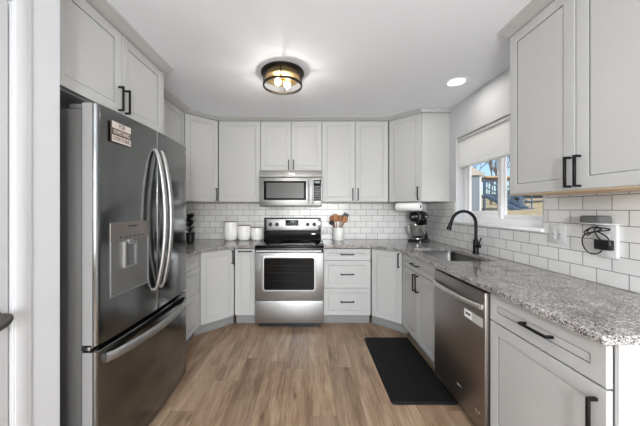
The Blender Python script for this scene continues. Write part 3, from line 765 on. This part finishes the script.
# ------------------------------------------------------------------ window shade
sh = thing('window_shade', 'white cellular shade pulled partly down in the sink window', 'window shade', (XR+.035, (WY0+WY1)/2, WZ1), 0)
hl = (WY1-WY0)/2-.008
b_ = BM(); bx(b_, -.022, .022, -hl, hl, -.035, -.001, .004); obj('headrail', b_, TRIMW, sh)
b_ = BM(); prof = []; n = 9; zt, zb = -.035, -.295
for side in (-1, 1):
    seq = range(2*n+1) if side < 0 else range(2*n, -1, -1)
    for i in seq: prof.append((side*(.0085 if i % 2 else .0045), zt+(zb-zt)*i/(2*n)))
a = [b_.verts.new((x, -hl+.002, z)) for x, z in prof]; c_ = [b_.verts.new((x, hl-.002, z)) for x, z in prof]
for i in range(len(prof)): b_.faces.new((a[i], a[(i+1) % len(prof)], c_[(i+1) % len(prof)], c_[i]))
obj('pleated_fabric', b_, SHADE, sh)
b_ = BM(); bx(b_, -.017, .014, -hl, hl, -.326, -.292, .004); obj('bottom_rail', b_, WHITE, sh)

# ------------------------------------------------------------------ floor mat
mt = BM(); prism(mt, rounded([(.565, 1.825), (1.02, 1.825), (1.02, 2.765), (.565, 2.765)], .03), 0, .016, .012)
tag(obj('floor_mat', mt, RUBBER), 'black anti-fatigue mat on the oak floor before the sink', 'mat')

# ------------------------------------------------------------------ counter objects
CZ = .914
def canister(label, x, y, r_, h):
    t = thing('canister', label, 'canister', (x, y, CZ), 0, 'white canisters on the counter')
    b_ = BM(); lathe(b_, [(r_*.60, .0005), (r_*.72, .004), (r_*.86, .018), (r_*.95, .045), (r_*.99, .08), (r_, h*.62), (r_*.99, h-.010), (r_*.965, h-.008)], (0, 0, 0), 40); obj('jar', b_, CERAM, t)
    b_ = BM(); lathe(b_, [(r_*.93, h-.013), (r_*.96, h-.0115), (r_*.96, h-.003), (r_*.93, h)], (0, 0, 0), 40); o = obj('lid', b_, LIDW, t); o['label'] = 'flat wooden lid'
canister('tallest white canister, furthest left on the counter', -1.022, 3.55, .091, .248)
canister('middle-height white canister between the tall and the short one', -.844, 3.55, .085, .198)
canister('shortest white canister, standing beside the range', -.677, 3.55, .0785, .172)

cr = thing('utensil_crock', 'white ceramic crock full of wooden utensils right of the range', 'crock', (.398, 3.575, CZ), 0)
b_ = BM(); R_ = .074; lathe(b_, [(R_*.93, .0005), (R_, .008), (R_, .163), (R_*.96, .168), (R_*.92, .163), (R_*.92, .012), (.0001, .012)], (0, 0, 0), 36, cap=False); obj('pot', b_, CERAM, cr)
def utensil(name, label, cat, dx, dy, lean, ln, m, headf):
    """leans from the crock's inside bottom towards (lean) by its top"""
    t = thing(name, label, cat, (.398+dx, 3.575+dy, CZ+.014), 0)
    d = Vector((lean[0], lean[1], 1)).normalized(); top = d*ln
    b_ = BM(); tube(b_, [(0, 0, 0.004), d*(ln*.5), top], [.006, .0055, .005], 10); obj('handle', b_, m, t)
    headf(t, d, top); return t
def spoon_head(w_, l_, th=.006):
    def f(t, d, top):
        b_ = BM(); M = Vector((0, 0, 1)).rotation_difference(d).to_matrix()
        ellipsoid(b_, top+d*(l_*.85), (w_, th, l_), 16, M); obj('bowl', b_, SPOON, t)
    return f
def spat_head(m, w_, l_):
    def f(t, d, top):
        b_ = BM(); bx(b_, -w_, w_, -.004, .004, -.005, l_, .003)
        for k in (-1, 0, 1): pass
        b_.transform(Matrix.Translation(top) @ Vector((0, 0, 1)).rotation_difference(d).to_matrix().to_4x4()); obj('blade', b_, m, t)
    return f
utensil('wooden_spoon', 'brown wooden spoon leaning left in the crock above its rim', 'spoon', .012, .035, (-.34, .0), .235, SPOON, spoon_head(.036, .048))
utensil('wooden_spoon', 'brown wooden spoon standing nearly upright at the crock centre', 'spoon', -.01, -.012, (-.10, -.06), .245, SPOON, spoon_head(.038, .05))
utensil('wooden_spoon', 'brown wooden spoon leaning right below the black spatula', 'spoon', -.012, -.040, (.36, .0), .235, SPOON, spoon_head(.036, .048))
utensil('wooden_spatula', 'flat wooden spatula at the back of the crock', 'spatula', .012, .034, (.08, .09), .235, SPOON, spat_head(SPOON, .034, .08))
utensil('spatula', 'black spatula sticking out top right of the crock', 'spatula', -.03, .012, (.43, .10), .30, BLACKP, spat_head(mat('spatula_grey', (62, 66, 72), .5), .034, .07))
utensil('ladle', 'black ladle leaning out of the crock towards the range', 'ladle', .03, .0, (-.55, -.02), .225, BLACKP,
        lambda t, d, top: obj('bowl', (lambda b_: (ellipsoid(b_, top+d*.02, (.034, .022, .03), 16), b_)[1])(BM()), BLACKP, t))

# potted plant in the far corner
pp = thing('potted_plant', 'small dark-leaved plant in black pot beside the refrigerator', 'plant', (-1.435, 3.27, CZ), 0)
b_ = BM(); lathe(b_, [(.036, .0005), (.05, .01), (.056, .12), (.052, .125), (.04, .105), (.001, .10)], (0, 0, 0), 24, cap=False); obj('pot', b_, BLACKP, pp)
b_ = BM(); rnd = random.Random(3)
for i in range(90):
    a = rnd.uniform(0, 2*PI); rr = rnd.uniform(.01, .05); z = rnd.uniform(.14, .345)
    tip = Vector((math.cos(a)*(rr+.03), math.sin(a)*(rr+.03), z+.02)); q = Vector((math.cos(a)*.008, math.sin(a)*.008, z-.02)); md_ = (tip+q)/2+Vector((0, 0, .012))
    s = Vector((-math.sin(a), math.cos(a), 0))*.02
    v1 = [b_.verts.new(p) for p in (q, md_+s, tip, md_-s)]; v2 = b_.verts.new(md_-Vector((0, 0, .006)))
    for k in range(4): b_.faces.new((v1[k], v1[(k+1) % 4], v2))
obj('leaves', b_, LEAFD, pp)
b_ = BM(); tube(b_, [(0, 0, .1), (.003, 0, .2), (-.002, 0, .32)], .004, 8); obj('stem', b_, LEAFD, pp)

# stand mixer
sm = thing('stand_mixer', 'black stand mixer with steel bowl in the corner', 'mixer', (1.405, 3.43, CZ), math.radians(-46)); sm.scale = (1.1, 1.1, 1.07)
b_ = BM(); prism(b_, rounded([(-.095, -.13), (.095, -.13), (.085, .13), (-.085, .13)], .06), 0.001, .03, .008); obj('base', b_, mat('mixer_black', (24, 24, 26), .2), sm)
MB_ = sm.children[0].data.materials[0]
b_ = BM(); tube(b_, [(0, .085, .02), (0, .09, .10), (0, .085, .18), (0, .07, .25)], [.062, .048, .045, .052], 20, 1.1, (1, 0, 0)); obj('column', b_, MB_, sm)
b_ = BM(); pts = [(0, y, z) for y, z in ((.16, .29), (.14, .295), (.08, .30), (0, .30), (-.08, .297), (-.13, .294), (-.152, .292), (-.162, .291))]
tube(b_, pts, [.014, .05, .068, .074, .074, .064, .046, .024], 24, .93, (0, 0, 1)); obj('motor_head', b_, MB_, sm)
b_ = BM(); tube(b_, [(0, -.155, .291), (0, -.168, .291), (0, -.171, .291)], [.017, .016, .006], 20); o = obj('attachment_hub', b_, CHROME, sm)
b_ = BM(); lathe(b_, [(.0695, -.112), (.0705, -.112), (.0655, -.128), (.0645, -.128)], (0, 0, .2945), 28, 'y', cap=False)
for v_ in b_.verts: v_.co.z = .2945+(v_.co.z-.2945)*.93
obj('trim_band', b_, CHROME, sm)
b_ = BM(); lathe(b_, [(.045, .031), (.05, .036), (.05, .045), (.062, .06), (.088, .10), (.102, .15), (.105, .195), (.108, .2), (.102, .197), (.099, .15), (.085, .10), (.05, .055), (.0001, .052)], (0, -.05, 0), 36, cap=False); bw = obj('mixing_bowl', b_, CHROME, sm); bw['label'] = 'polished steel bowl'
b_ = BM(); tube(b_, [(0, -.05, .24), (0, -.05, .20), (0, -.05, .13)], [.02, .012, .01], 14); obj('beater_shaft', b_, CHROME, sm)
b_ = BM(); lathe(b_, [(.012, 0), (.014, .012), (.01, .02)], (.060, .02, .295), 14, 'x'); obj('speed_knob', b_, CHROME, sm)

# paper towel holder under the corner cabinet
P1, P2 = Vector((1.10, 3.345, 1.353)), Vector((1.305, 3.14, 1.353)); ax = (P2-P1).normalized()
ph = thing('paper_towel_holder', 'black paper towel holder under the diagonal corner cabinet', 'holder', tuple(P1), 0)
b_ = BM()
e1, e2 = -ax*.012, (P2-P1)*.97
tube(b_, [e1, e2], .006, 10)
for e in (e1,): tube(b_, [e-Vector((0, 0, .012)), e+Vector((0, 0, .03)), e+Vector((0, 0, .0585))], .0075, 10)
obj('bracket', b_, BLACK, ph)
pr = thing('paper_towel_roll', 'white paper towel roll on the holder under the corner cabinet', 'paper towels', tuple(P1), 0)
b_ = BM(); Lr = (P2-P1).length; lathe(b_, [(.018, 0), (.049, 0), (.05, .002), (.05, Lr-.002), (.049, Lr), (.018, Lr), (.018, 0)], (0, 0, 0), 36, cap=False)
b_.transform(Vector((0, 0, 1)).rotation_difference(ax).to_matrix().to_4x4()); obj('paper', b_, PAPER, pr)
b_ = BM(); lathe(b_, [(.0105, -.001), (.0178, -.001), (.0178, Lr+.001), (.0105, Lr+.001), (.0105, -.001)], (0, 0, 0), 24, cap=False)
b_.transform(Vector((0, 0, 1)).rotation_difference(ax).to_matrix().to_4x4()); obj('core', b_, mat('cardboard', (96, 82, 70), .8), pr)

# ------------------------------------------------------------------ things on the right wall
TX = XR-.008
COVER = mat('cover_plastic', (208, 208, 207), .4)
sw = thing('switch_plate', 'white double switch plate on the tile beside the window', 'switch', (TX, 1.735, 1.165), -PI/2)
b_ = BM(); bx(b_, -.058, .058, -.006, 0, -.062, .062, .003); obj('plate', b_, COVER, sw)
for x in (-.023, .023):
    b_ = BM(); bx(b_, x-.0165, x+.0165, -.0085, -.0055, -.034, .034, .002); ro = obj('rocker', b_, COVER, sw)
    b_ = BM(); bx(b_, x-.004, x+.004, -.0095, -.0083, -.006, .004); obj('slot', b_, mat('slot_grey', (120, 120, 120), .5), ro)
osf = thing('outlet_shelf', 'white outlet cover with small shelf on the right tile', 'outlet', (TX, 1.44, 1.155), -PI/2)
b_ = BM(); bx(b_, -.052, .052, -.018, 0, -.088, .088, .004); obj('cover', b_, COVER, osf)
b_ = BM(); bx(b_, -.082, .054, -.085, 0, .0885, .094, .002); obj('shelf_board', b_, COVER, osf)
b_ = BM()
for z in (-.045, .02): bx(b_, -.017, .017, -.0195, -.0175, z-.017, z+.017, .001)
obj('receptacle', b_, mat('receptacle', (220, 220, 218), .4), osf)
sp_ = BM(); prism(sp_, rounded([(TX-.083, 1.405), (TX-.012, 1.405), (TX-.012, 1.522), (TX-.083, 1.522)], .022), 1.2492, 1.289, .007)
spk = tag(obj('smart_speaker', sp_, GREYDEV), 'flat grey rounded speaker on the small outlet shelf', 'speaker')
ad_ = thing('power_adapter', 'black power adapter plugged into the outlet on the right tile', 'adapter', (TX-.0185, 1.43, 1.135), -PI/2)
b_ = BM(); bx(b_, -.04, .036, -.034, -.002, -.027, .027, .006); obj('case', b_, BLACKP, ad_)
b_ = BM(); zz = .0
P_ = [(-.0, -.03, -.028), (-.01, -.035, -.045), (-.05, -.035, -.055), (-.085, -.035, -.03), (-.098, -.035, .015), (-.08, -.035, .05), (-.04, -.035, .062), (0, -.04, .08), (.01, -.045, .085), (-.03, -.045, .092), (-.075, -.045, .065), (-.06, -.045, .045), (-.02, -.045, .07), (.035, -.042, .045), (.05, -.04, .0), (.03, -.04, .0), (-.012, -.045, .05), (-.02, -.045, .085), (.03, -.045, .09), (.05, -.045, .082), (-.01, -.05, .07), (-.055, -.05, .06), (-.04, -.05, .085), (.0, -.05, .095)]
tube(b_, smooth_path(P_, 6), .0033, 8); obj('cord', b_, BLACKP, ad_)

# ------------------------------------------------------------------ outdoors, beyond the window
def gz(x): return 1.05+.0035*max(0, x-4)**2 if x < 25 else 1.05+.0035*441+.075*(x-25)
GRASS = mat('dry_grass', (196, 176, 134), .95)
v = coords(GRASS, 'xyz', (.6, .6, .6)); setc(GRASS, ramp(GRASS, noise(GRASS, v, 3, 8, .7), [(.3, (150, 132, 92)), (.5, (194, 172, 128)), (.7, (220, 202, 164))]))
b_ = BM(); n = 24
vv = [[b_.verts.new((1.85+150*(i/n)**2, -30+j*10, gz(1.85+150*(i/n)**2))) for j in range(24)] for i in range(n+1)]
for i in range(n):
    for j in range(23): b_.faces.new((vv[i][j], vv[i+1][j], vv[i+1][j+1], vv[i][j+1]))
struct('ground', b_, GRASS, label='dry grass yard rising beyond the window')
SIDE = mat('blue_grey_siding', (112, 124, 134), .6)
v = coords(SIDE, 'xyz'); N, L, b = nodes(SIDE); wv = N.new('ShaderNodeTexWave'); wv.wave_type = 'BANDS'; wv.bands_direction = 'Z'; wv.wave_profile = 'SAW'; L.new(v, wv.inputs[0]); wv.inputs['Scale'].default_value = 1.6
bump(SIDE, wv.outputs[1], .6, .02)
SHX, SHY = 10.2, 16.0
shd = thing('garden_shed', 'blue-grey sided shed in the yard seen through the window', 'shed', (SHX, SHY, gz(SHX)), 0)
b_ = BM(); bx(b_, -2.4, 0, 0, 3, -.3, 2.15); obj('siding_wall', b_, SIDE, shd)
b_ = BM(); bx(b_, -.08, .03, -.03, .1, -.3, 2.15); obj('corner_board', b_, TRIMW, shd)
b_ = BM(); prism(b_, [(-2.6, 2.13), (.2, 2.13), (.2, 2.2), (-1.2, 2.9), (-2.6, 2.2)], 0, 3.3); b_.transform(Matrix.Translation((0, 3.15, 0)) @ Matrix.Rotation(PI/2, 4, 'X')); obj('roof', b_, mat('shed_roof', (168, 160, 150), .8), shd)
# deck with stairs
BLU = mat('blue_grey_deck_paint', (70, 92, 116), .6); TAN = mat('tan_wood', (176, 146, 110), .7)
dkx, dky = 11.95, 17.0
dk = thing('deck_stairs', 'blue-grey wooden deck with stairs in the yard outside', 'deck', (dkx, dky, gz(dkx)), 0)
DH = .95
b_ = BM(); bx(b_, -.85, 1.6, 0, 2.2, DH-.12, DH, .01); obj('platform', b_, BLU, dk)
for x, y in ((-.85, .05), (1.5, .05), (-.85, 2.1), (1.5, 2.1)):
    b_ = BM(); bx(b_, x-.05, x+.05, y-.05, y+.05, -.3, 2.0); obj('post', b_, BLU, dk)
b_ = BM(); bx(b_, -.9, 1.8, -.2, 2.4, 2.0, 2.12, .02); o = obj('roof', b_, TAN, dk)
b_ = BM(); bx(b_, -.85, 1.5, .03, .08, DH+.85, DH+.92)
for i in range(14): bx(b_, -.8+i*.17, -.76+i*.17, .04, .07, DH, DH+.86)
obj('railing', b_, BLU, dk)
S0, S1 = Vector((-.8, 0, DH-.05)), Vector((-.1, -1.9, -.1))
b_ = BM(); sd = (S1-S0); perp = Vector((.93, .36, 0))
for off in (0, 1.0):
    o0, o1 = S0+perp*off, S1+perp*off
    tube(b_, [o0, o1], .11, 6, 1.3)
obj('stringer', b_, BLU, dk)
b_ = BM()
for i in range(9):
    p = S0.lerp(S1, (i+.5)/9); bx(b_, p.x, p.x+.93, p.y+.02, p.y+.24, p.z+.10, p.z+.15)
obj('stair_treads', b_, BLU, dk)
b_ = BM()
for off in (0, 1.0):
    for h_ in (.9, .5): tube(b_, [S0+perp*off+Vector((0, 0, h_)), S1+perp*off+Vector((0, 0, h_))], .035, 6)
    for i in range(7):
        p = S0.lerp(S1, i/6)+perp*off; tube(b_, [p, p+Vector((0, 0, .92))], .035 if i % 3 == 0 else .02, 6)
obj('handrail', b_, BLU, dk)
# bare trees
BARK = mat('grey_bark', (104, 92, 84), .9)
def tree(label, x, y, h, seed):
    rnd = random.Random(seed); b_ = BM()
    def br(p, d, ln, r_, lev):
        q = p+d*ln; mid = p+d*ln*.5+Vector((rnd.uniform(-1, 1), rnd.uniform(-1, 1), 0))*ln*.06
        tube(b_, [p, mid, q], [r_, r_*.85, r_*.65], 5 if lev < 2 else 3)
        if lev >= 5: return
        for k in range(rnd.choice((2, 3, 3))):
            nd = (d+Vector((rnd.uniform(-1, 1), rnd.uniform(-1, 1), rnd.uniform(-.2, .6)))*.75).normalized()
            br(q, nd, ln*rnd.uniform(.62, .85), r_*.62, lev+1)
    br(Vector((0, 0, -.2)), Vector((0, 0, 1)), h*.28, h*.02, 0)
    o = obj('bare_tree', b_, BARK); o.location = (x, y, gz(x)); return tag(o, label, 'tree', 'bare trees beyond the yard')
tree('bare tree right behind the deck roof', 18.6, 27.5, 7.0, 4)
tree('bare tree beyond the deck, nearest the window mullion', 23.5, 33, 8.5, 11)
tree('bare tree furthest back, seen above the shed roof', 25.0, 41, 9, 23)
# parked pickup
px_, py_ = 19.7, 23.5
pk = thing('pickup_truck', 'dark pickup truck parked across the yard', 'truck', (px_, py_, gz(px_)), math.radians(-52))
CARP = mat('dark_car_paint', (52, 56, 64), .2)
b_ = BM()
pf = [(-2.6, .36), (2.55, .36), (2.65, .7), (2.6, .98), (1.35, 1.1), (.6, 1.12), (-2.6, 1.12)]
prism(b_, pf, -.9, .9, .04); b_.transform(Matrix.Rotation(PI/2, 4, 'X')); obj('body', b_, CARP, pk)
b_ = BM(); prism(b_, [(-.7, 1.1), (1.3, 1.1), (.65, 1.72), (-.55, 1.74)], -.8, .8, .05); b_.transform(Matrix.Rotation(PI/2, 4, 'X')); cbn = obj('cab', b_, CARP, pk)
b_ = BM()
for s in (-1, 1): bx(b_, -.45, .55, s*.80-.012, s*.80+.012, 1.2, 1.6, .01)
obj('side_window', b_, GLOSSB, cbn)
for x in (-1.65, 1.7):
    for s in (-1, 1):
        b_ = BM(); lathe(b_, [(.2, -.11), (.37, -.11), (.39, -.08), (.39, .08), (.37, .11), (.2, .11)], (x, s*.82, .39), 24, 'y'); wh = obj('wheel', b_, RUBBER, pk)
        b_ = BM(); lathe(b_, [(.001, s*.115), (.2, s*.115), (.21, s*.10)], (x, s*.82, .39), 20, 'y', cap=False); obj('hubcap', b_, CHROME, wh)
